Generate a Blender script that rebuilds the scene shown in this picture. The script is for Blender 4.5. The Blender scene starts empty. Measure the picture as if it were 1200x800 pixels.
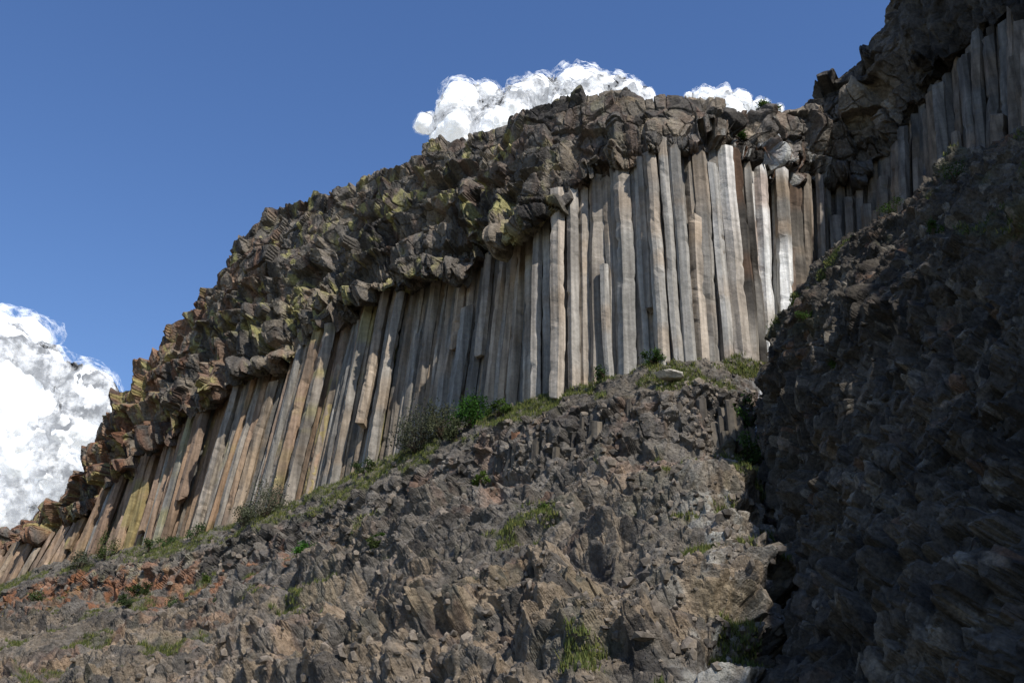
import bpy, math, random, time
import numpy as np
T0=time.time()
random.seed(7); rng=np.random.default_rng(7)
f32=np.float32

# ------------------------------------------------------------ numpy noise
def hsh(ix,iy,iz,seed):
    n=(ix.astype(np.int64)*374761393+iy.astype(np.int64)*668265263+iz.astype(np.int64)*1440662683+seed*974634777)&0xffffffff
    n=((n^(n>>13))*1274126177)&0xffffffff
    n=((n^(n>>15))*2246822519)&0xffffffff
    return n^(n>>16)
def vnoise(P,seed=0):
    F=np.floor(P); f=P-F; f=f*f*(3-2*f); I=F.astype(np.int64)
    out=0
    for dx in (0,1):
        wx=f[:,0] if dx else 1-f[:,0]
        for dy in (0,1):
            wy=f[:,1] if dy else 1-f[:,1]
            for dz in (0,1):
                wz=f[:,2] if dz else 1-f[:,2]
                out=out+wx*wy*wz*((hsh(I[:,0]+dx,I[:,1]+dy,I[:,2]+dz,seed)&65535)/65535.0)
    return out*2-1
def fbm(P,oct=4,seed=0,gain=.5):
    a=1;o=0;s=0
    for k in range(oct):
        o=o+a*vnoise(P*(2.03**k)+k*17.3,seed+k); s+=a; a*=gain
    return o/s
def chunked(fn,P,*a,ch=120000):
    res=[fn(P[i:i+ch],*a) for i in range(0,len(P),ch)]
    if isinstance(res[0],tuple): return tuple(np.concatenate([r[j] for r in res]) for j in range(len(res[0])))
    return np.concatenate(res)
def sstep(a,b,x):
    t=np.clip((x-a)/(b-a),0,1); return t*t*(3-2*t)
def _cell(bid,c,seed):
    q=hsh(bid,bid>>3,bid>>7,seed+5)
    r=(q&1023)/1023.; t1=((q>>10)&1023)/1023.-.5; t2=((q>>20)&1023)/1023.-.5
    q2=hsh(bid,bid>>5,bid>>2,seed+9); t3=(q2&1023)/1023.-.5; r2=((q2>>10)&1023)/1023.
    return r,r2,-(c[0]*t1+c[1]*t2+c[2]*t3)
def _voro(P,seed,w=.16):
    F=np.floor(P).astype(np.int64); f=P-F
    N=len(P); b1=np.full(N,9.0); b2=np.full(N,9.0); i1=np.zeros(N,np.int64); i2=np.zeros(N,np.int64)
    c1=[np.zeros(N) for _ in range(3)]; c2=[np.zeros(N) for _ in range(3)]
    for dx in(-1,0,1):
        for dy in(-1,0,1):
            for dz in(-1,0,1):
                n=hsh(F[:,0]+dx,F[:,1]+dy,F[:,2]+dz,seed)
                v=[dx+.1+.8*(n&1023)/1023.-f[:,0],dy+.1+.8*((n>>10)&1023)/1023.-f[:,1],dz+.1+.8*((n>>20)&1023)/1023.-f[:,2]]
                d=v[0]**2+v[1]**2+v[2]**2
                m=d<b1; m2=(~m)&(d<b2)
                b2=np.where(m,b1,np.where(m2,d,b2)); i2=np.where(m,i1,np.where(m2,n,i2))
                for j in range(3):
                    c2[j]=np.where(m,c1[j],np.where(m2,v[j],c2[j])); c1[j]=np.where(m,v[j],c1[j])
                b1=np.where(m,d,b1); i1=np.where(m,n,i1)
    r,r2,t=_cell(i1,c1,seed); s,_,u=_cell(i2,c2,seed)
    edge=np.sqrt(b2)-np.sqrt(b1); k=.5+.5*sstep(0,w,edge)
    return r*k+s*(1-k), r2, t*k+u*(1-k), edge, r
def voro(P,seed=0,w=.16): return chunked(_voro,P,seed,w)
def FB(P,o=4,seed=0): return chunked(fbm,P,o,seed)

# ------------------------------------------------------------ mesh helper
def make_mesh(name,V,Fq,col=None,mat=None,smooth=False,parent=None):
    V=np.asarray(V,dtype=f32); me=bpy.data.meshes.new(name)
    if isinstance(Fq,np.ndarray):
        n,k=Fq.shape
        me.vertices.add(len(V)); me.vertices.foreach_set('co',V.ravel())
        me.loops.add(n*k); me.loops.foreach_set('vertex_index',Fq.astype(np.int32).ravel())
        me.polygons.add(n); me.polygons.foreach_set('loop_start',np.arange(n,dtype=np.int32)*k)
        me.polygons.foreach_set('loop_total',np.full(n,k,np.int32))
        me.update(calc_edges=True)
    else:
        me.from_pydata(V.tolist(),[],Fq); me.update()
    me.polygons.foreach_set('use_smooth',np.full(len(me.polygons),smooth))
    if col is not None:
        a=me.color_attributes.new('Col','FLOAT_COLOR','POINT')
        c=np.ones((len(V),4),f32); c[:,:3]=col; a.data.foreach_set('color',c.ravel())
    ob=bpy.data.objects.new(name,me); bpy.context.scene.collection.objects.link(ob)
    if mat: me.materials.append(mat)
    if parent: ob.parent=parent
    return ob
def grid_faces(nr,nc):
    i=np.arange(nr-1)[:,None]*nc+np.arange(nc-1)[None,:]; i=i.ravel()
    return np.stack([i,i+nc,i+nc+1,i+1],1)

# ------------------------------------------------------------ materials
def nm(name):
    m=bpy.data.materials.new(name); m.use_nodes=True; nt=m.node_tree; nt.nodes.clear()
    out=nt.nodes.new('ShaderNodeOutputMaterial'); return m,nt,out
def rock_mat(name,sc=1.0,bump=.25,streak=False,var=.45):
    m,nt,out=nm(name); N=nt.nodes;L=nt.links
    b=N.new('ShaderNodeBsdfPrincipled'); b.inputs['Roughness'].default_value=.9; b.inputs['Specular IOR Level'].default_value=.15
    L.new(b.outputs[0],out.inputs[0])
    at=N.new('ShaderNodeAttribute'); at.attribute_name='Col'
    tc=N.new('ShaderNodeTexCoord')
    n1=N.new('ShaderNodeTexNoise'); n1.inputs['Scale'].default_value=2.2*sc; n1.inputs['Detail'].default_value=5; n1.inputs['Roughness'].default_value=.7
    L.new(tc.outputs['Object'],n1.inputs['Vector'])
    mr=N.new('ShaderNodeMapRange'); mr.inputs['From Min'].default_value=.3; mr.inputs['From Max'].default_value=.7
    mr.inputs['To Min'].default_value=1-var; mr.inputs['To Max'].default_value=1+var
    L.new(n1.outputs[0],mr.inputs['Value'])
    mx=N.new('ShaderNodeVectorMath'); mx.operation='SCALE'; L.new(at.outputs['Color'],mx.inputs[0]); L.new(mr.outputs[0],mx.inputs['Scale'])
    last=mx.outputs[0]
    if streak:
        mp=N.new('ShaderNodeMapping'); mp.inputs['Scale'].default_value=(1.8,1.8,.07); L.new(tc.outputs['Object'],mp.inputs['Vector'])
        n2=N.new('ShaderNodeTexNoise'); n2.inputs['Scale'].default_value=1; n2.inputs['Detail'].default_value=5; L.new(mp.outputs[0],n2.inputs['Vector'])
        m2=N.new('ShaderNodeMapRange'); m2.inputs['From Min'].default_value=.35; m2.inputs['From Max'].default_value=.65; m2.inputs['To Min'].default_value=.62; m2.inputs['To Max'].default_value=1.28
        L.new(n2.outputs[0],m2.inputs['Value'])
        s2=N.new('ShaderNodeVectorMath'); s2.operation='SCALE'; L.new(last,s2.inputs[0]); L.new(m2.outputs[0],s2.inputs['Scale']); last=s2.outputs[0]
    L.new(last,b.inputs['Base Color'])
    n3=N.new('ShaderNodeTexNoise'); n3.inputs['Scale'].default_value=2.6*sc; n3.inputs['Detail'].default_value=6; n3.inputs['Roughness'].default_value=.65; L.new(tc.outputs['Object'],n3.inputs['Vector'])
    bp=N.new('ShaderNodeBump'); bp.inputs['Strength'].default_value=1; bp.inputs['Distance'].default_value=bump; L.new(n3.outputs[0],bp.inputs['Height'])
    L.new(bp.outputs[0],b.inputs['Normal'])
    return m
M_rock=rock_mat('weathered_basalt',1.0,.42)
M_but=rock_mat('buttress_basalt',2.0,.16,False,.55)
M_col=rock_mat('column_basalt',.8,.08,True,.22)
M_scree=rock_mat('scree_basalt',1.5,.05)
def leaf_mat(name):
    m,nt,out=nm(name); N=nt.nodes;L=nt.links
    at=N.new('ShaderNodeAttribute'); at.attribute_name='Col'
    d=N.new('ShaderNodeBsdfDiffuse'); t=N.new('ShaderNodeBsdfTranslucent'); x=N.new('ShaderNodeMixShader'); x.inputs[0].default_value=.3
    L.new(at.outputs['Color'],d.inputs[0]);L.new(at.outputs['Color'],t.inputs[0]);L.new(d.outputs[0],x.inputs[1]);L.new(t.outputs[0],x.inputs[2]);L.new(x.outputs[0],out.inputs[0])
    return m
M_leaf=leaf_mat('foliage')

# ------------------------------------------------------------ surveyed cliff profile (metres), plus an added unseen wall at right
def arr(s,Y): return np.array([[float(a.split(',')[0]),y,float(a.split(',')[1])] for a,y in zip(s.split(),Y)])
E=np.array([(-112.1,212,50.7),(-97.4,204,56.2),(-86.3,196,61.8),(-75.3,185,75.0),(-59.7,174,89.6),(-43.6,160,100.8),(-29.6,150,98.2),(-18.1,139,96.0),(-7.9,130,94.5),(0.0,122,90.7),(6.1,114,88.9),(12.4,109,85.6),(18.0,106,82.9),(23.0,105,83.0),(28.5,107,81.3),(34.4,111,83.9),(39.4,114,89.8),(44.2,113,94.3),(49.8,110,94.4),(49.6,104,99.2),(51.1,100,108.0),(54.9,92,108.2),(59.5,80,100.8),(61.7,66,89.0)])
yC=[205,197,188,178,166,153,142,132,124,116,108,103,100,99,101,106,111,112,106,100,95,88,76,62]
yD=[205,198,189,178,166,153,142,132,124,116,108,103,100,99,101,106,111,112,107,101,96,88,77,63]
yL=[198,190,181,170,158,145,134,124,116,108,100,95,92,91,93,98,104,105,100,95]
yM=[192,185,176,166,154,141,130,120,112,104,96,92,89,88,90,94,100,102,98,92]
D=arr("-112.7,45.1 -96.6,48.2 -82.7,49.9 -70.4,55.4 -56.8,60.8 -41.7,65.2 -28.9,67.4 -17.6,69.2 -8.3,68.5 -0.9,67.8 4.3,66.6 10.8,69.2 16.6,69.6 22.4,71.0 27.3,71.2 33.0,73.2 38.5,75.2 44.3,76.2 48.2,78.5 50.0,80.5 52.0,82.0 53.2,80.0 53.0,72.0 51.5,61.0",yD)
C=arr("-117.6,37.2 -99.3,39.8 -84.8,42.6 -73.1,41.9 -59.4,40.9 -46.0,39.6 -32.8,40.7 -20.6,42.6 -10.9,44.1 -3.1,44.4 3.9,43.4 10.2,42.7 16.4,43.2 21.9,43.6 26.7,44.6 31.1,48.9 36.5,54.0 42.2,59.2 45.1,60.6 47.0,60.5 48.9,60.7 49.5,57.8 48.3,51.3 46.8,41.8",yC)
Lr=arr("-116.0,32.8 -98.2,35.3 -85.4,37.3 -73.5,36.8 -59.4,35.8 -45.6,34.3 -32.9,34.7 -21.0,35.8 -11.6,37.4 -3.6,38.6 3.4,38.2 9.5,37.6 15.1,37.3 20.1,37.0 24.0,37.5 27.9,39.4 33.3,43.3 38.8,46.8 41.7,48.7 43.6,49.2",yL)
Mr=arr("-113.3,28.8 -96.3,30.6 -83.3,32.0 -72.3,31.5 -58.5,30.8 -45.0,29.4 -32.4,29.9 -20.7,30.9 -11.5,31.9 -3.8,31.7 3.1,31.0 9.0,31.5 14.1,31.0 18.7,30.6 22.1,30.7 25.8,31.2 30.5,33.2 35.6,33.8 38.5,32.5 40.1,30.5",yM)
B=np.array([(-81.3,120,11.1),(-68.8,112,10.4),(-57.4,104,9.6),(-45.9,97,9.0),(-36.2,90,8.3),(-27.5,83,7.7),(-19.8,76,7.0),(-13.2,70,6.5),(-7.7,65,6.0),(-3.3,60,5.6),(0.4,57,5.3),(3.8,54,5.0),(7.0,52,4.8),(9.2,51,4.7),(11.2,53,4.9),(13.9,58,5.4),(17.6,64,5.9),(22.0,68,6.3),(25.7,68,6.3),(27.7,64,5.9)])
x4=C[20:]
Lr=np.vstack([Lr,x4+[-1.5,-2,-9]]); Mr=np.vstack([Mr,x4+[-2.5,-4,-24]]); B=np.vstack([B,np.array([(31,60,8),(34,55,8),(36,48,8),(36,40,6)])])
def ext(A,l,r): return np.vstack([np.array([l]),A,np.array(r)])
E=ext(E,(-165,240,38),[(57,50,82),(53,36,82),(52,12,85),(52,-30,85)])  # right-end stations: unseen wall added to shade the buttress and ravine
D=ext(D,(-165,234,32),[(52,48,56),(50,34,56),(50,12,56),(50,-30,56)])
C=ext(C,(-168,232,24),[(49,46,38),(47,32,36),(47,12,34),(47,-30,34)])
Lr=ext(Lr,(-165,224,20),[(48,45,30),(46,32,28),(46,12,26),(46,-30,24)])
Mr=ext(Mr,(-160,214,16),[(46,44,18),(45,31,16),(45,12,14),(45,-30,12)])
B=ext(B,(-130,140,8),[(42,42,4),(42,30,3),(42,12,2),(42,-30,2)])
NST=len(C)
tan=np.gradient(C[:,:2],axis=0); tan/=np.linalg.norm(tan,axis=1)[:,None]
OUT=np.stack([tan[:,1],-tan[:,0],np.zeros(NST)],1)
def cr(A,s):
    s=np.clip(np.asarray(s,float),0,len(A)-1.0001); i=np.floor(s).astype(int); t=(s-i)[...,None]
    p=lambda k:A[np.clip(i+k,0,len(A)-1)]
    p0,p1,p2,p3=p(-1),p(0),p(1),p(2)
    return .5*((2*p1)+(-p0+p2)*t+(2*p0-5*p1+4*p2-p3)*t*t+(-p0+3*p1-3*p2+p3)*t*t*t)
sidx=np.arange(NST)
lip=np.interp(sidx,[0,3,5,6,7,9,10.9,11.2,15,18,28],[.5,1.8,3.4,4.6,3.4,4.6,4.2,1.6,1.4,.8,.8])[:,None]
push=lambda s: np.interp(s,[0,10.95,11.05,13,14.5,15.3,17,28],[-.8,-.8,1.5,1.3,1.0,-.6,-.8,-.4])
up=np.array([0,0,1.])
psh=push(sidx)[:,None]
F2=E-OUT*70-up*3; F1=E-OUT*14-up*.8
E1=E*.55+D*.45+OUT*(1.6+lip*.4)
D2=D+OUT*(lip+psh)+up*(.7-.6*(lip+psh))
D1=D+OUT*(psh-1.8)+up*1.2
C0=C+OUT*(psh-1.8)
C1=C+OUT*(psh+1.6)-up*.6
L1=Lr
N1=Mr*.62+B*.38-up*.6
N2=Mr*.3+B*.7+up*.8
G=B*np.array([.8,.72,0])+np.array([0,0,-2.2])
rows=[F2,F1,E,E1,D2,D1,C0,C1,L1,Mr,N1,N2,B,G]
segs=[10,22,130,130,34,40,12,60,120,190,180,150,16]
rs=np.cumsum([0]+segs)
NS=1500
w=np.interp(sidx,[0,1,2,4,15,17,20,24,28],[.15,.4,.9,1,.9,.7,.6,.3,.1]); cw=np.concatenate([[0],np.cumsum((w[1:]+w[:-1])/2)])
S=np.interp(np.linspace(0,cw[-1],NS),cw,sidx)
RW=[cr(r,S) for r in rows]
oS=cr(OUT,S); lq=RW[4]
bl=voro(lq*[1/3.2,1/3.2,.05],611,.06); bs_=voro(lq*[1/1.3,1/1.3,.05],612,.1)
lw_=np.interp(S,[0,3,11,11.3,18,28],[.5,1,1,.6,.8,.8])
RW[4]=lq+oS*(((bl[0]-.6)*3.6+(bs_[0]-.5)*1.2)*lw_)[:,None]+up*(((bl[1]-.5)*2.2+(bs_[1]-.5)*1.4)*lw_)[:,None]
parts=[];tt=[]
for k,n in enumerate(segs):
    last=(k==len(segs)-1); t=np.linspace(0,1,n+1)[:(n+1 if last else n)]
    parts.append(RW[k][None]*(1-t)[:,None,None]+RW[k+1][None]*t[:,None,None]); tt.append(k+t)
P=np.concatenate(parts,0); TT=np.concatenate(tt); NR=P.shape[0]
def normals(P,k=6):
    du=np.gradient(P,axis=1); dv=np.gradient(P,axis=0)
    n=np.cross(du,dv)
    n/= (np.linalg.norm(n,axis=2,keepdims=True)+1e-9)
    for ax in (0,1):
        for _ in range(2):
            pad=[(0,0)]*3; pad[ax]=(k,k); q=np.cumsum(np.pad(n,pad,'edge'),axis=ax)
            a=[slice(None)]*3;b=[slice(None)]*3; a[ax]=slice(2*k,None); b[ax]=slice(0,q.shape[ax]-2*k)
            n=(q[tuple(a)]-q[tuple(b)])
            n/= (np.linalg.norm(n,axis=2,keepdims=True)+1e-9)
    return n
Nn=normals(P)
if Nn[rs[3],NS//2][1]>0: Nn=-Nn
p=P.reshape(-1,3); n=Nn.reshape(-1,3)
Tf=np.repeat(TT,NS); Sf=np.tile(S,NR)
cap=sstep(1.2,2,Tf)*(1-sstep(4.4,5,Tf)); wallz=sstep(4.6,5,Tf)*(1-sstep(6,6.3,Tf)); ledge=sstep(6,6.6,Tf)*(1-sstep(7.7,8.2,Tf))
scar=sstep(7.8,8.1,Tf)*(1-sstep(8.8,9.3,Tf)); slope=sstep(8.8,9.2,Tf); plat=1-sstep(1.2,2,Tf)
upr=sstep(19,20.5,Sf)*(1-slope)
leftw=1-sstep(3.5,7.5,Sf)
fl=FB(p/14,4,1); fm=FB(p/4.5,4,11)
warp=np.stack([fm,FB(p/5+40,3,12),np.zeros(len(p))],1)
r0,r0b,t0,e0,_=voro((p+warp*1.5)/np.array([5.0,5.0,4.2]),15,.05)
r1,r1b,t1,e1,_=voro((p+warp)/np.array([2.0,2.0,2.4]),21,.12)
r2,r2b,t2,e2,_=voro(p/.95+fm[:,None]*.3,31,.25)
r3,r3b,t3,e3,_=voro(p/np.array([.5,.5,.5]),41,.4)
rv,rvb,tv,ev,_=voro(p/np.array([1.7,1.7,14.0])+50,51,.15)
rc,rcb,tc_,ec,_=voro(p/np.array([1.1,1.1,1.5])+50,61,.2)
print('noise',time.time()-T0)
crk=lambda e,w:-(1-sstep(0,w,e))
bz=(p[:,2]+p[:,0]*.12+fl*5)/5.6; bs=bz-np.floor(bz); bed=np.minimum(bs/.84,(1-bs)/.16)
rough=sstep(-.1,.4,FB(p/8+66,3,14))
d=cap*(fl*2.3+fm*.8+(bed-.5)*2.2+(r0-.5)*2.6+t0*1.5+(.3+.7*rough)*((r1-.5)*.9+t1*.7)+(.25+.75*rough)*((r2-.5)*.28+t2*.25)+(r3-.5)*.08+crk(e1,.07)*.35+crk(e0,.035)*.8)
d=d*(1-upr)+upr*(fl*2.5+(rv-.5)*2.6+tv*2.2+(r2-.5)*.3+t2*.4+(r1-.5)*.8)*(1-plat)
d+=wallz*(fm*.3)*(1-upr)
d+=ledge*(fm*.8+(r1-.5)*.5+(r2-.5)*.45+t2*.4+(r3-.5)*.25)
d+=scar*(fl*1.2+fm*.9+(rc-.5)*1.0+tc_*.6+(r1-.5)*1.1+t1*.8+(r2-.5)*.3+crk(e1,.1)*.4)
zt=(p[:,2]+fl*9+fm*1.0)/6.8; saw=zt-np.floor(zt); terr=np.minimum(saw/.65,(1-saw)/.35)
z2=(p[:,2]+fm*1.6+fl*3)/2.1; sw2=z2-np.floor(z2); terr2=np.minimum(sw2/.62,(1-sw2)/.38)
tam=sstep(-.35,.15,FB(p/13+150,3,113))
riser=sstep(.12,.3,saw)*(1-sstep(.6,.7,saw))*tam
outc=np.maximum(riser,sstep(.02,.3,FB(p/9+90,4,112)+.2*sstep(10.2,11.4,Tf)-.05))*slope
d+=slope*(fl*1.5+fm*.6+(terr-.5)*(1.0+2.6*tam)+(terr2-.5)*(.3+.5*outc)+(r1-.5)*.5+t1*.4+(r2-.5)*.34+t2*.3+(r3-.5)*.22+t3*.22)
d+=outc*(.5+(rc-.5)*.55+tc_*.35+(r1-.5)*.7+t1*.4+crk(e1,.12)*.35+crk(ec,.15)*.2)
d+=plat*(fm*.4+(r2-.5)*.4)*sstep(.6,1.3,Tf)
p2=p+n*d[:,None]
# colours
def lerp(a,b,t): return a+(b-a)*t[:,None]
c3=lambda *v:np.array(v)
fc=FB(p/7+9,4,71); fs=FB(p/np.array([1.6,1.6,9.])+3,4,81); ff=FB(p/1.1,3,91)
br=np.clip(.45+.7*fc+(r1b-.5)*.45+(r2b-.5)*.45+slope*.14,0,1)
col=lerp(c3(.048,.043,.039)[None],c3(.20,.177,.15)[None],br)
col=lerp(col,c3(.28,.23,.17)[None],sstep(.72,.85,r0b)*cap*.5+sstep(.82,.9,r1b)*cap*.4)
rust=sstep(.0,.3,fs+.3*leftw+fc*.3-.06)*(r2b*.6+.4)
rz=(cap*.75+scar*.9+wallz*.6)*(.3+.7*leftw)+slope*(.38+.5*leftw)*sstep(-.2,.35,-fl)
rz+=(1-sstep(6.5,9.5,Sf))*np.exp(-((Tf-9.15)/.45)**2)*.8
rz*=1-.85*sstep(16.5,19,Sf)
col=lerp(col,c3(.26,.11,.05)[None],np.clip(rust*rz,0,.85))
yel=sstep(.06,.3,FB(p/np.array([2.2,2.2,4])+77,4,101))*sstep(.3,.55,r2b)
yz=cap*np.interp(Sf,[0,4,8,10,12,14],[.45,.65,.8,.9,.15,0])
yz=np.maximum(yz,.3*(wallz+scar)*leftw)
col=lerp(col,c3(.34,.31,.12)[None],np.clip(yel*yz,0,.75))
soil=sstep(-.25,.3,fl+fc*.5)*(slope*.6*(1-outc)+ledge*.8)
col=lerp(col,c3(.155,.13,.098)[None],soil*.75)
tanb=np.maximum(slope*sstep(.05,.3,FB(p/9+31,3,111))*.6,outc*sstep(9.9,10.6,Tf))*sstep(.3,.8,r2b)*(1-sstep(14.5,16,Sf))
col=lerp(col,c3(.31,.23,.15)[None],tanb*.6)
grass=sstep(.08,.32,FB(p/np.array([4,4,2.5])+200,4,121)+ledge*.24+plat*.3-.0-.04*(1-sstep(2,5,Sf)))*(ledge+slope*.9*(1-outc*.7)+plat*sstep(1,1.6,Tf)*.6)*(1-sstep(17,19,Sf))
grass=np.clip(grass,0,1)
col=lerp(col,c3(.10,.108,.042)[None],grass*.6*(.4+.6*r3b))
wz=np.exp(-((Sf-15.8)/1.4)**2)*(wallz+cap*sstep(3.0,4,Tf)+ledge*.4)
col=lerp(col,c3(.03,.027,.024)[None],np.clip(wz*1.3,0,1)*.8)
col=lerp(col,c3(.60,.59,.55)[None],np.clip(wz*sstep(.0,.12,FB(p/np.array([.7,.7,9])+5,3,131)),0,1))
col=lerp(col,c3(.22,.10,.045)[None],np.clip(wz*sstep(.1,.25,FB(p/np.array([.8,.8,10])+25,3,132)),0,1)*.6)
ws=slope*np.exp(-((Sf-14.2)/.8)**2)*sstep(.0,.3,FB(p/1.5+44,4,133))*sstep(9.3,10,Tf)
col=lerp(col,c3(.42,.41,.37)[None],ws*.8)
col*= (1+.35*ff)[:,None]
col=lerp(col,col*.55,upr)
col=np.clip(col,.01,.9)
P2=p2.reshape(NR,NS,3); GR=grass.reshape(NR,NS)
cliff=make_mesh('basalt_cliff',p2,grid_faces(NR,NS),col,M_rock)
print('cliff',time.time()-T0)

# ------------------------------------------------------------ basalt columns
def build_columns(name,specs,segs,mat,parent=None):
    VV=[];FF=[];CC=[];o=0
    for sp in specs:
        base,top,u,v,R,col,wob=sp
        k=random.choice([5,5,6,6,6,7]); a0=random.random()*6.28
        ang=np.array([a0+2*math.pi*(i+random.uniform(-.22,.22))/k for i in range(k)])
        rad=R*np.array([random.uniform(.88,1.12) for _ in range(k)])
        H=np.linalg.norm(top-base); t=np.linspace(0,1,segs+1)
        ph=random.random()*100
        q=np.stack([t*H/8,np.full_like(t,ph),np.zeros_like(t)],1)
        wx=fbm(q,2,3)*wob; wy=fbm(q+31,2,4)*wob
        st=1+.022*vnoise(np.stack([t*H/.8,np.full_like(t,ph),np.zeros_like(t)],1),6)
        cen=base+(top-base)*t[:,None]+u*wx[:,None]+v*wy[:,None]
        ring=cen[:,None,:]+(rad*np.cos(ang))[None,:,None]*u*st[:,None,None]+(rad*np.sin(ang))[None,:,None]*v*st[:,None,None]
        chip=fbm(np.stack([np.repeat(t*H/1.3,k),np.tile(np.arange(k)*3.7+ph,segs+1),np.zeros((segs+1)*k)],1),2,9).reshape(segs+1,k)
        ring+= (cen[:,None,:]-ring)*np.clip(chip-.2,0,1)[...,None]*.5
        ring[0]+=np.random.RandomState(o%9999).uniform(-.5,.5,(k,1))*up; ring[-1]+=np.random.RandomState((o+1)%9999).uniform(-.4,.4,(k,1))*up
        V=ring.reshape(-1,3)
        for j in range(segs):
            for i in range(k):
                a=o+j*k+i;b=o+j*k+(i+1)%k
                FF.append((a,b,b+k,a+k))
        FF.append(tuple(o+i for i in range(k))[::-1]); FF.append(tuple(o+segs*k+i for i in range(k)))
        VV.append(V)
        cc=np.repeat(col(cen),k,axis=0); CC.append(cc); o+=len(V)
    return make_mesh(name,np.concatenate(VV),FF,np.concatenate(CC),mat,False,parent)
ss=np.linspace(1.2,27.0,4000); cp=cr(C,ss); al=np.concatenate([[0],np.cumsum(np.linalg.norm(np.diff(cp[:,:2],axis=0),axis=1))])
specs=[]
def colfn(s,rr,layer=0):
    grey=c3(.245,.23,.205); tanc=c3(.33,.25,.175); dk=c3(.135,.122,.106)
    g=rr.random()**1.1; base=grey*(1-g)+tanc*g if rr.random()<.85 else dk*.7+grey*.3
    base=base*rr.uniform(.84,1.14)
    if 11<s<15.4: base=base*.55+c3(.38,.36,.325)*.5
    lw=1-min(max((s-4.5)/4.5,0),1)
    if rr.random()<.8*lw: base=base*.5+c3(.28,.15,.075)*.5
    yl=rr.random()<.02+.35*lw
    if layer: base=base*.8
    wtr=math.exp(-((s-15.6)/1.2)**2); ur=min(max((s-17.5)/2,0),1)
    kind=rr.random(); dph=rr.random()*50
    wfr=.72 if s<15.5 else .45
    def f(cen):
        c=np.repeat(base[None],len(cen),0)
        nz=fbm(cen/np.array([3,3,4]),3,int(s*10))
        c=c*(1+.3*nz)[:,None]
        c=lerp(c,c3(.32,.225,.14)[None],sstep(.1,.4,fbm(cen/5+dph,3,15))*.45)
        c=lerp(c,c3(.10,.086,.072)[None],sstep(.08,.42,fbm(cen/np.array([4,4,9])+dph*2,3,25))*.5)
        if yl: c=lerp(c,c3(.27,.24,.08)[None],sstep(.0,.3,fbm(cen/4+9,3,5))*.5)
        if wtr>.1:
            tgt=c3(.72,.71,.68) if kind<wfr else c3(.035,.031,.027)
            c=lerp(c,tgt[None],np.clip(wtr*1.5*(.6+1.4*fbm(cen/np.array([2,2,5]),2,8)),0,.92))
            c=lerp(c,c3(.22,.11,.055)[None],np.clip(wtr*sstep(.1,.35,fbm(cen/np.array([2,2,7])+60,3,18)),0,1)*.6)
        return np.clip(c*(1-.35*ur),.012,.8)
    return f
rr=random.Random(11)
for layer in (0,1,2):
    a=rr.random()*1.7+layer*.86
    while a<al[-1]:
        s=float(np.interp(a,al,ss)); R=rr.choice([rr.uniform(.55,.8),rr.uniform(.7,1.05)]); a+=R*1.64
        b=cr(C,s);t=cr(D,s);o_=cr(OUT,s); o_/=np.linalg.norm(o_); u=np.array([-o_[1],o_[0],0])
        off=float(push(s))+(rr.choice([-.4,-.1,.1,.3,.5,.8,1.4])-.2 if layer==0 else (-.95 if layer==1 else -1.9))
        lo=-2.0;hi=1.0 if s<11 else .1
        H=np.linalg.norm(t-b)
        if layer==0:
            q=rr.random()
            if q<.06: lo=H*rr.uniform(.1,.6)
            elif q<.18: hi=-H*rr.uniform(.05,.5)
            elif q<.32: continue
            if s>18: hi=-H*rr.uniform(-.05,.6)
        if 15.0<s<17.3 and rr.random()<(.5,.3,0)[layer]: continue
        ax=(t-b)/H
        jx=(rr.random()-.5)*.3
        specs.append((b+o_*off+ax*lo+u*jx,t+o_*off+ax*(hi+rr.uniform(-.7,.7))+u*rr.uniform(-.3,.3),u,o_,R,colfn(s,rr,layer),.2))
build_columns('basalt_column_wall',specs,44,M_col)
specs=[]
ss2=np.linspace(9.0,15.4,3000); cp2=cr(Lr,ss2); al2=np.concatenate([[0],np.cumsum(np.linalg.norm(np.diff(cp2[:,:2],axis=0),axis=1))])
for layer in (0,1,2,3):
    a=0
    while a<al2[-1]:
        s=float(np.interp(a,al2,ss2)); a+=rr.uniform(.45,.9)
        nzv=float(vnoise(np.array([[s*2.2,layer*.7,0]]),77)[0])
        if rr.random()<.3+.35*(s<10.6)+.4*(nzv<-.2): continue
        t=cr(Lr,s);b=cr(Mr,s);o_=cr(OUT,s); o_/=np.linalg.norm(o_); u=np.array([-o_[1],o_[0],0])
        off=layer*.7-.25+rr.uniform(-.35,.35)+nzv*.7
        tp=t+o_*off-up*(rr.uniform(-.2,1.8)+layer*1.25+1.2*max(0,10.8-s))
        bs=t+o_*(off+.35)-up*(4.2+layer*.8+rr.uniform(0,1.5)+1.0*max(0,10.8-s))
        g=rr.random(); bc=(c3(.07,.062,.054)*(1-g)+c3(.155,.13,.10)*g)
        if s<11 and rr.random()<.3: bc=c3(.16,.085,.05)
        specs.append((bs,tp,u,o_,rr.uniform(.25,.55),(lambda cen,bc=bc:np.repeat(bc[None],len(cen),0)),.3))
build_columns('lower_basalt_columns',specs,10,M_col)

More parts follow.
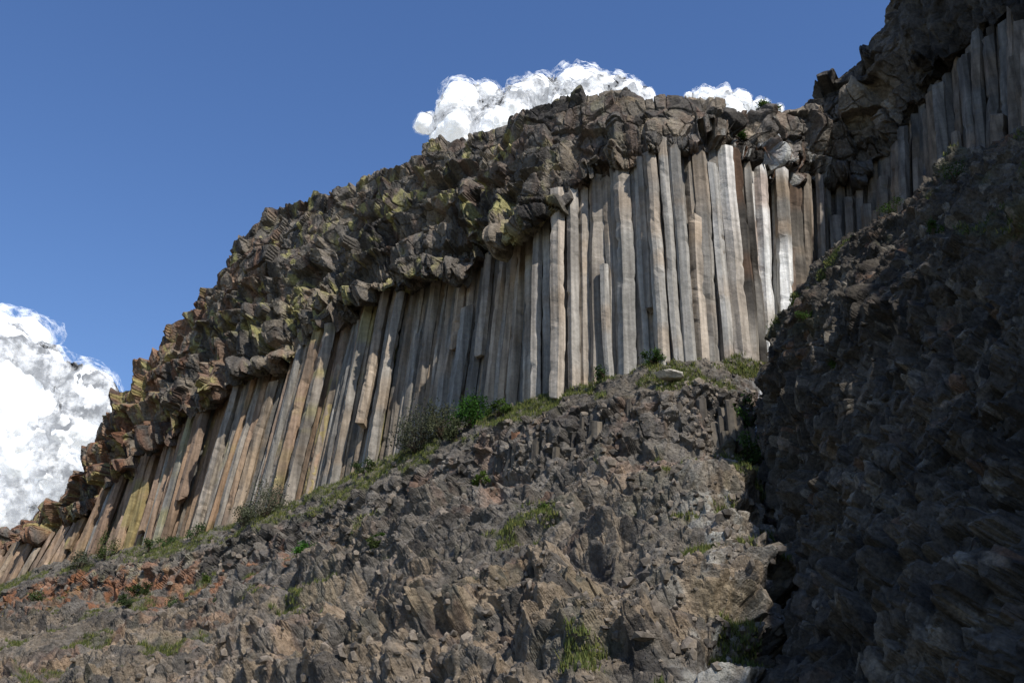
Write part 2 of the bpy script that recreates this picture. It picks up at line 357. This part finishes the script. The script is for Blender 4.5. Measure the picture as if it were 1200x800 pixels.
# ------------------------------------------------------------ near buttress on the right
BR=np.array([(22.6,94,33),(24.3,88,37.5),(25.9,86,41.9),(27.5,82,44.4),(29.6,77,45.3),(32.0,71,45.0),(34.6,64,44.8),(36.3,58,44.4),(38.1,50,43.2),(43,30,40),(46,12,38)])
BF=np.array([(22.8,93,31),(23.3,87,32.1),(22.0,82,27.2),(20.5,76,21.8),(19.1,70,17.1),(17.2,63,12.2),(15.1,55,7.6),(13.2,48,4.1),(13,36,0),(15,20,-1.5),(17,5,-2)])
bo=np.array([-.95,-.3,0])
wk=np.sin(np.linspace(0,3,11))[:,None]
BK1=BR*.66+BF*.34+bo*1.8*wk+up*(.8+.9*wk)
BK2=BR*.34+BF*.66+bo*.6*wk-up*.3
rowsB=[BR+[14,8,-10],BR+[5,3,.2],BR,BK1,BK2,BF,BF+np.array([-1.2,-1.0,-5])]
segB=[20,40,180,180,180,20]
NBc=1000
sB=np.interp(np.linspace(0,1,NBc),[0,.12,.9,1],[0,1,8,10])
RB=[cr(r,sB) for r in rowsB]; parts=[];tt=[]
for k,nn in enumerate(segB):
    last=k==len(segB)-1; t=np.linspace(0,1,nn+1)[:(nn+1 if last else nn)]
    parts.append(RB[k][None]*(1-t)[:,None,None]+RB[k+1][None]*t[:,None,None]); tt.append(k+t)
PB=np.concatenate(parts,0); TB=np.repeat(np.concatenate(tt),NBc); SB=np.tile(sB,PB.shape[0])
NB=normals(PB)
if NB[200,450][0]>0: NB=-NB
p=PB.reshape(-1,3); n=NB.reshape(-1,3)
fl=FB(p/11+5,4,201); fm=FB(p/3.5,4,211)
r1,r1b,t1,e1,_=voro((p+fm[:,None])/np.array([1.8,1.8,2.4]),221,.10); r2,r2b,t2,e2,_=voro(p/.75+fm[:,None]*.3,231,.2); r3,r3b,t3,e3,_=voro(p/.33,241,.35)
rv,rvb,tv,ev,_=voro(p/np.array([.8,.8,6.5])+50,251,.2)
low=sstep(2.7,3.7,TB+fl*.9)
d=fl*2.6+fm*1.2+(r1-.5)*.8+t1*.8+(1-low)*((r2-.5)*.35+t2*.4+(r3-.5)*.22+t3*.25)+low*((rv-.5)*1.5+tv*.7+(r2-.5)*.16+(r3-.5)*.08+crk(e1,.1)*.3+crk(ev,.12)*.4)
fade=sstep(0,1.2,SB)
p2=p+n*(d*fade)[:,None]
br=np.clip(.5+.6*FB(p/5,3,261)+(r2b-.5)*.6,0,1)
col=lerp(c3(.028,.024,.020)[None],c3(.115,.098,.078)[None],br)
col=lerp(col,c3(.15,.07,.035)[None],sstep(.15,.45,FB(p/np.array([2,2,6])+8,3,271))*.5*sstep(.5,.9,r2b))
gb=sstep(.2,.45,FB(p/np.array([5,5,3])+60,4,281))*(1-low)
col=lerp(col,c3(.07,.08,.028)[None],gb*.5)
col=lerp(col,c3(.21,.185,.15)[None],sstep(.9,.96,r2b)*.5)
buttress=make_mesh('rock_buttress',p2,grid_faces(PB.shape[0],NBc),np.clip(col,.01,.8),M_but)
PB2=p2.reshape(PB.shape[0],NBc,3); GB=gb.reshape(PB.shape[0],NBc)
print('buttress',time.time()-T0)

# ------------------------------------------------------------ scree (loose angular stones)
import bmesh
bm=bmesh.new(); bmesh.ops.create_icosphere(bm,subdivisions=1,radius=1); bm.verts.ensure_lookup_table()
ico=np.array([v.co[:] for v in bm.verts]); icf=np.array([[v.index for v in f.verts] for f in bm.faces]); bm.free()
def stones(name,pts,sizes,cols):
    n=len(pts); k=len(ico)
    V=np.repeat(ico[None],n,0)
    for _ in range(4):
        dr=rng.normal(size=(n,3)); dr/=np.linalg.norm(dr,axis=1)[:,None]
        h=rng.uniform(.35,.7,(n,1)); dd=np.einsum('nkc,nc->nk',V,dr); ex=np.maximum(dd-h,0)
        V=V-ex[...,None]*dr[:,None,:]
    V*=rng.uniform(.55,1.3,(n,1,3))
    V=V*sizes[:,None,None]+pts[:,None,:]
    F=(icf[None]+np.arange(n)[:,None,None]*k).reshape(-1,3)
    return make_mesh(name,V.reshape(-1,3),F,np.repeat(cols,k,0),M_scree)
nS=18000
ri=rng.integers(rs[6]+10,rs[12],nS); ci=rng.integers(150,NS-300,nS)
pts=P2[ri,ci]; keep=FB(pts/6+300,3,301)+rng.uniform(-.3,.3,nS)>-.02; pts=pts[keep]
sz=.10+.5*rng.random(len(pts))**5
g=rng.random((len(pts),1)); cols=c3(.06,.053,.046)*(1-g)+c3(.23,.19,.15)*g
stones('scree',pts,sz,cols)
rb=rng.integers(70,550,3500); cb=rng.integers(60,900,3500); pts=PB2[rb,cb]
sz=.06+.22*rng.random(len(pts))**4; g=rng.random((len(pts),1))
stones('buttress_scree',pts,sz,c3(.04,.035,.03)*(1-g)+c3(.13,.115,.09)*g)

# ------------------------------------------------------------ grass
def grass_obj(name,pts,h,cbase):
    n=len(pts); K=9
    base=np.repeat(pts,K,0)+rng.normal(0,.16,(n*K,3))*[1,1,.3]
    hh=np.repeat(h,K)*rng.uniform(.5,1.2,n*K)
    dr=rng.normal(size=(n*K,3))*.35; dr[:,2]=1; 
    sd=rng.normal(size=(n*K,3)); sd[:,2]=0; sd/=np.linalg.norm(sd,axis=1)[:,None]; wd=.05
    V=np.stack([base-sd*wd-up*.1,base+sd*wd-up*.1,base+dr*hh[:,None]],1)
    col=cbase*rng.uniform(.6,1.4,(n*K,1))+rng.random((n*K,1))**3*c3(.14,.11,.03)
    return make_mesh(name,V.reshape(-1,3),np.arange(n*K*3).reshape(-1,3),np.repeat(col,3,0),M_leaf)
cand=np.argwhere(GR>.5); cand=cand[(cand[:,0]>rs[1]+10)]
cand=cand[rng.integers(0,len(cand),14000)]; cand=cand[(cand[:,0]<rs[8])|(rng.random(len(cand))<.7)]; pts=P2[cand[:,0],cand[:,1]]
grass_obj('grass',pts,rng.uniform(.2,.5,len(pts)),c3(.09,.112,.038))
candb=np.argwhere(GB>.6); candb=candb[rng.integers(0,len(candb),1200)]; pts=PB2[candb[:,0],candb[:,1]]
grass_obj('buttress_grass',pts,rng.uniform(.12,.3,len(pts)),c3(.06,.08,.03))

# ------------------------------------------------------------ shrubs
def shrub(at,w,h,nl,c=(.05,.075,.025),leaf=.16):
    w*=.62; h*=1.15; nl=int(nl*1.3)
    ncl=max(6,int(nl/130)); cl=rng.normal(size=(ncl,3)); cl/=np.linalg.norm(cl,axis=1)[:,None]; cl*=rng.uniform(.35,.95,(ncl,1))
    cl[:,2]=np.abs(cl[:,2])*1.0+.12; cl*=[w,w,h*.85]
    which=rng.integers(0,ncl,nl); pts=cl[which]+rng.normal(size=(nl,3))*np.array([w*.17,w*.17,h*.11])
    pts[:,2]=np.maximum(pts[:,2],0)
    a=rng.normal(size=(nl,3));a/=np.linalg.norm(a,axis=1)[:,None]; b=np.cross(a,rng.normal(size=(nl,3))); b/=np.linalg.norm(b,axis=1)[:,None]
    s=leaf*rng.uniform(.5,1.2,(nl,1))
    V=np.stack([pts-a*s,pts-b*s*.5,pts+a*s,pts+b*s*.5],1).reshape(-1,3)
    F=np.arange(nl*4).reshape(-1,4)
    lc=np.array(c)*rng.uniform(.6,1.6,(ncl,1))[which]*rng.uniform(.7,1.3,(nl,1)); CCl=np.repeat(lc,4,0)
    SV=[];SF=[];o=len(V)
    for q in cl:
        for tr in range(2):
            e=q*rng.uniform(.7,1.1); m=e*.5+rng.normal(size=3)*w*.08
            for j,(pt,rad) in enumerate([(np.zeros(3)-up*.2,.07),(m,.045),(e,.015)]):
                ring=[pt+np.array([math.cos(x),math.sin(x),0])*rad for x in (0,2.1,4.2)]; SV+=ring
                if j:
                    for i in range(3): SF.append((o+(j-1)*3+i,o+(j-1)*3+(i+1)%3,o+j*3+(i+1)%3,o+j*3+i))
            o+=9
    V=np.vstack([V,np.array(SV)]); F=np.vstack([F,np.array(SF)]); CCl=np.vstack([CCl,np.repeat(c3(.09,.07,.05)[None],len(SV),0)])
    return make_mesh('shrub',V+np.array(at),F,CCl,M_leaf)
def on(s,row):
    return P2[int(np.argmin(abs(TT-row))),int(np.argmin(abs(S-s)))]
for s,r,w_,h_,nl,c in [(9.0,7.45,5.6,5.8,2800,(.07,.075,.048)),(9.4,7.4,4.5,4.8,1600,(.07,.075,.042)),(9.85,7.3,4.4,4.0,2400,(.038,.09,.018)),(10.3,7.3,3,1.6,900,(.055,.09,.02)),(9.6,7.6,3,2.4,800,(.07,.08,.04)),
    (6.95,7.5,6,4.8,2000,(.085,.09,.058)),(6.6,7.4,4,3.4,1000,(.08,.09,.05)),(4.4,7.3,3.4,4.6,1000,(.065,.085,.03)),(4.15,7.9,4,3,900,(.07,.08,.05)),(5.9,7.2,3.5,2.6,900,(.05,.08,.03)),(5.5,7.3,3,2,600,(.055,.08,.03)),(5.2,7.5,3,2,600,(.055,.08,.03)),(8.2,7.3,2.6,1.8,500,(.055,.08,.03)),
    (7.6,9.25,2.6,1.9,1200,(.045,.11,.02)),(5.4,9.2,3.2,1.6,700,(.06,.085,.03)),(5.9,9.55,3,2,700,(.07,.09,.04)),(5.3,9.7,2.6,1.6,600,(.06,.085,.035)),(6.6,9.9,2.4,1.3,500,(.07,.09,.04)),(8.6,9.5,1.5,1.3,500,(.05,.09,.02)),(10.2,9.3,1.5,1.2,400,(.06,.09,.02)),
    (12.9,7.0,2.6,1.6,700,(.05,.085,.025)),(12.2,7.0,2.5,1.3,500,(.05,.08,.03)),(3.6,9.3,3,2,500,(.06,.08,.03)),(8.7,9.9,1.6,1.2,400,(.07,.09,.03)),(14.9,8.6,3,3.5,900,(.04,.07,.02)),(15.1,9.2,2.5,3,700,(.04,.065,.02)),
    (15.0,3.4,2.2,1.6,600,(.05,.09,.02)),(16.0,2.0,2.5,1.6,700,(.06,.10,.02)),(11.1,9.7,2,1,400,(.06,.09,.02)),(6.3,9.1,1.6,1.2,300,(.06,.09,.02))]:
    shrub(on(s,r),w_,h_,nl,c)
for i,j,w_ in [(150,330,1.6),(110,680,2.4),(260,460,1.5),(340,550,1.2),(90,570,2.0),(75,200,2.2),(200,700,1.5)]:
    shrub(PB2[i,j],w_,w_*.8,500,(.045,.075,.02),.09)

# pale slab on the ledge
bm=bmesh.new(); bmesh.ops.create_icosphere(bm,subdivisions=4,radius=1)
V=np.array([v.co[:] for v in bm.verts]); Fs=np.array([[v.index for v in f.verts] for f in bm.faces]); bm.free()
for k in range(26):
    dr=rng.normal(size=3);dr/=np.linalg.norm(dr); V=V-np.maximum(V@dr-rng.uniform(.4,.62),0)[:,None]*dr
V=V*(1+.08*fbm(V*3,3,5))[:,None]*[2.5,1.4,.8]; V=V@np.array([[1,0,-.12],[0,1,0],[.12,0,1]])
make_mesh('pale_boulder',V+on(13.1,7.62)+[0,-.6,.7],Fs,np.repeat(c3(.42,.385,.33)[None],len(V),0),M_scree)

# ------------------------------------------------------------ waterfall (a thin trickle hugging the rock)
m,nt,out=nm('falling_water'); N=nt.nodes;L=nt.links
tc=N.new('ShaderNodeTexCoord'); mp=N.new('ShaderNodeMapping'); mp.inputs['Scale'].default_value=(6,6,.35); nz=N.new('ShaderNodeTexNoise'); nz.inputs['Scale'].default_value=1; nz.inputs['Detail'].default_value=6
L.new(tc.outputs['Object'],mp.inputs[0]); L.new(mp.outputs[0],nz.inputs[0])
mr=N.new('ShaderNodeMapRange'); mr.inputs['From Min'].default_value=.42; mr.inputs['From Max'].default_value=.7; L.new(nz.outputs[0],mr.inputs[0]); mr.inputs['To Max'].default_value=.5
df=N.new('ShaderNodeBsdfDiffuse'); df.inputs[0].default_value=(.8,.82,.84,1); tr=N.new('ShaderNodeBsdfTransparent'); mx=N.new('ShaderNodeMixShader')
L.new(mr.outputs[0],mx.inputs[0]);L.new(tr.outputs[0],mx.inputs[1]);L.new(df.outputs[0],mx.inputs[2]);L.new(mx.outputs[0],out.inputs[0])
def fall(s,r0,r1,off,wd,k):
    VV=[];FF=[];o=0
    for st in range(k):
        ds=rng.uniform(-.07,.07); nseg=60; zz=np.linspace(r0,r1,nseg+1)
        pts=np.array([on(s+ds,z) for z in zz])
        for j in range(1,nseg+1): pts[j,1]=min(pts[j,1],pts[j-1,1])
        ker=np.ones(15)/15
        for c_ in (0,1): pts[:,c_]=np.convolve(np.pad(pts[:,c_],7,'edge'),ker,'valid')
        pts[:,1]-=off
        for j in range(nseg+1):
            q=pts[j]; ww=wd*(.5+.5*j/nseg)*.5
            VV+=[q+[-ww,0,0],q+[0,-ww*.5,0],q+[ww,0,0]]
            if j:
                a=o+(j-1)*3; FF+=[(a,a+1,a+4,a+3),(a+1,a+2,a+5,a+4)]
        o+=(nseg+1)*3
    return np.array(VV),FF
v1,f1=fall(15.9,2.2,5.3,.4,.35,3)
make_mesh('waterfall',v1,f1,None,m)
v1,f1=fall(15.0,7.8,9.0,.6,.35,3)
make_mesh('waterfall',v1,f1,None,m)

# ------------------------------------------------------------ clouds
def cloud_mat(name,veil):
    m,nt,out=nm(name); N=nt.nodes;L=nt.links
    df=N.new('ShaderNodeBsdfDiffuse'); df.inputs[0].default_value=(.84,.84,.84,1); em=N.new('ShaderNodeEmission'); em.inputs[0].default_value=(.86,.91,1,1); em.inputs[1].default_value=.38  # emission makes the cloud glow, standing in for light scattered inside it
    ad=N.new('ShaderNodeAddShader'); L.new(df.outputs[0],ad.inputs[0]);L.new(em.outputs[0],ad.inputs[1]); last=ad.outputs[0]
    if veil:
        tc=N.new('ShaderNodeTexCoord'); nz=N.new('ShaderNodeTexNoise'); nz.inputs['Scale'].default_value=veil; nz.inputs['Detail'].default_value=10; nz.inputs['Roughness'].default_value=.66
        L.new(tc.outputs['Object'],nz.inputs[0]); mr=N.new('ShaderNodeMapRange'); mr.inputs['From Min'].default_value=.5; mr.inputs['From Max'].default_value=.72; mr.inputs['To Max'].default_value=.6; L.new(nz.outputs[0],mr.inputs[0])
        tr=N.new('ShaderNodeBsdfTransparent'); mx=N.new('ShaderNodeMixShader'); L.new(mr.outputs[0],mx.inputs[0]); L.new(tr.outputs[0],mx.inputs[1]); L.new(last,mx.inputs[2]); last=mx.outputs[0]
    L.new(last,out.inputs[0]); return m
MC=cloud_mat('cloud_white_glow',None)
bm=bmesh.new(); bmesh.ops.create_icosphere(bm,subdivisions=6,radius=1)
SVt=np.array([v.co[:] for v in bm.verts]); SFt=np.array([[v.index for v in f.verts] for f in bm.faces]); bm.free()
bm=bmesh.new(); bmesh.ops.create_icosphere(bm,subdivisions=5,radius=1)
SV5=np.array([v.co[:] for v in bm.verts]); SF5=np.array([[v.index for v in f.verts] for f in bm.faces]); bm.free()
def cloud(blobs,sc):
    def build(name,St,Sf,grow,amp,mat,parent):
        VV=[];FF=[];o=0
        for (x,y,z,r) in blobs:
            V=np.array([x,y,z])+St*r*grow
            q=V/sc; bl=0;a=1
            for k in range(6):
                bl=bl+a*(vnoise(q*2.1**k+k*9,400+k) if k<3 else (1-2*np.abs(vnoise(q*2.1**k+k*9,400+k)))*.4); a*=.56
            V=V+St*(min(r,sc*1.6)*amp*bl)[:,None]
            VV.append(V);FF.append(Sf+o);o+=len(V)
        return make_mesh(name,np.concatenate(VV),np.concatenate(FF),None,mat,True,parent)
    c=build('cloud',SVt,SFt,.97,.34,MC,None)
    for i,g in enumerate((1.05,1.13,1.22)):
        build('veil_%d'%(i+1),SV5,SF5,g,.36,cloud_mat('cloud_veil_glow',(3.4-i*.7)/sc),c)
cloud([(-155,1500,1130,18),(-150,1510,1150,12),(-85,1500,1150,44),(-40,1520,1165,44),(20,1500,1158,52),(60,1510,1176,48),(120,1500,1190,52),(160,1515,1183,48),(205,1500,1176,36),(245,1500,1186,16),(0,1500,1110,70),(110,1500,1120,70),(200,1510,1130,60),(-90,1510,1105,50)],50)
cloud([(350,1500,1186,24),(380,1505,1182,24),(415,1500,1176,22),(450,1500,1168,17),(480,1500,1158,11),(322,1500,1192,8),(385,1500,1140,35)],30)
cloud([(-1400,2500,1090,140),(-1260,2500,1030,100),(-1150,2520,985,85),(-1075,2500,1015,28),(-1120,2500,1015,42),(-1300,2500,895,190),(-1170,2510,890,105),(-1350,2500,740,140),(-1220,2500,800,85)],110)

# ------------------------------------------------------------ ground
n=60; gx=np.linspace(-1,1,n); gx=np.sign(gx)*np.abs(gx)**3*6000
X,Y=np.meshgrid(gx,gx); pg=np.stack([X.ravel(),Y.ravel(),np.full(n*n,-2.0)],1)
make_mesh('ground',pg,grid_faces(n,n),np.repeat(c3(.15,.13,.08)[None],n*n,0),M_rock)

# ------------------------------------------------------------ light, sky, camera
SD=np.array([.36,-.62,.70]); SD/=np.linalg.norm(SD)
el=math.asin(SD[2]); az=math.atan2(SD[0],SD[1])
wd=bpy.data.worlds.new('World'); bpy.context.scene.world=wd; wd.use_nodes=True; nt=wd.node_tree
bg=nt.nodes['Background']; sk=nt.nodes.new('ShaderNodeTexSky'); sk.sky_type='NISHITA'; sk.sun_disc=False
sk.sun_elevation=el; sk.sun_rotation=az; sk.altitude=300; sk.air_density=1.2; sk.dust_density=.25; sk.ozone_density=2.8
hs=nt.nodes.new('ShaderNodeHueSaturation'); hs.inputs['Saturation'].default_value=1.18; hs.inputs['Hue'].default_value=.511
nt.links.new(sk.outputs[0],hs.inputs['Color']); nt.links.new(hs.outputs[0],bg.inputs[0]); bg.inputs[1].default_value=.15
from mathutils import Vector
sl=bpy.data.lights.new('sun','SUN'); sl.energy=5.0; sl.angle=math.radians(.53); sl.color=(1,.96,.89)
so=bpy.data.objects.new('sun',sl); bpy.context.scene.collection.objects.link(so)
so.rotation_euler=Vector(SD.tolist()).to_track_quat('Z','Y').to_euler()
cd=bpy.data.cameras.new('camera'); co=bpy.data.objects.new('camera',cd); bpy.context.scene.collection.objects.link(co)
co.location=(0,0,0); co.rotation_euler=(math.radians(115),0,0); cd.lens=36; cd.sensor_width=36; cd.clip_end=20000; cd.clip_start=.1
bpy.context.scene.camera=co
sc=bpy.context.scene; sc.view_settings.view_transform='Standard'; sc.view_settings.look='None'; sc.view_settings.exposure=0
print('total',time.time()-T0)
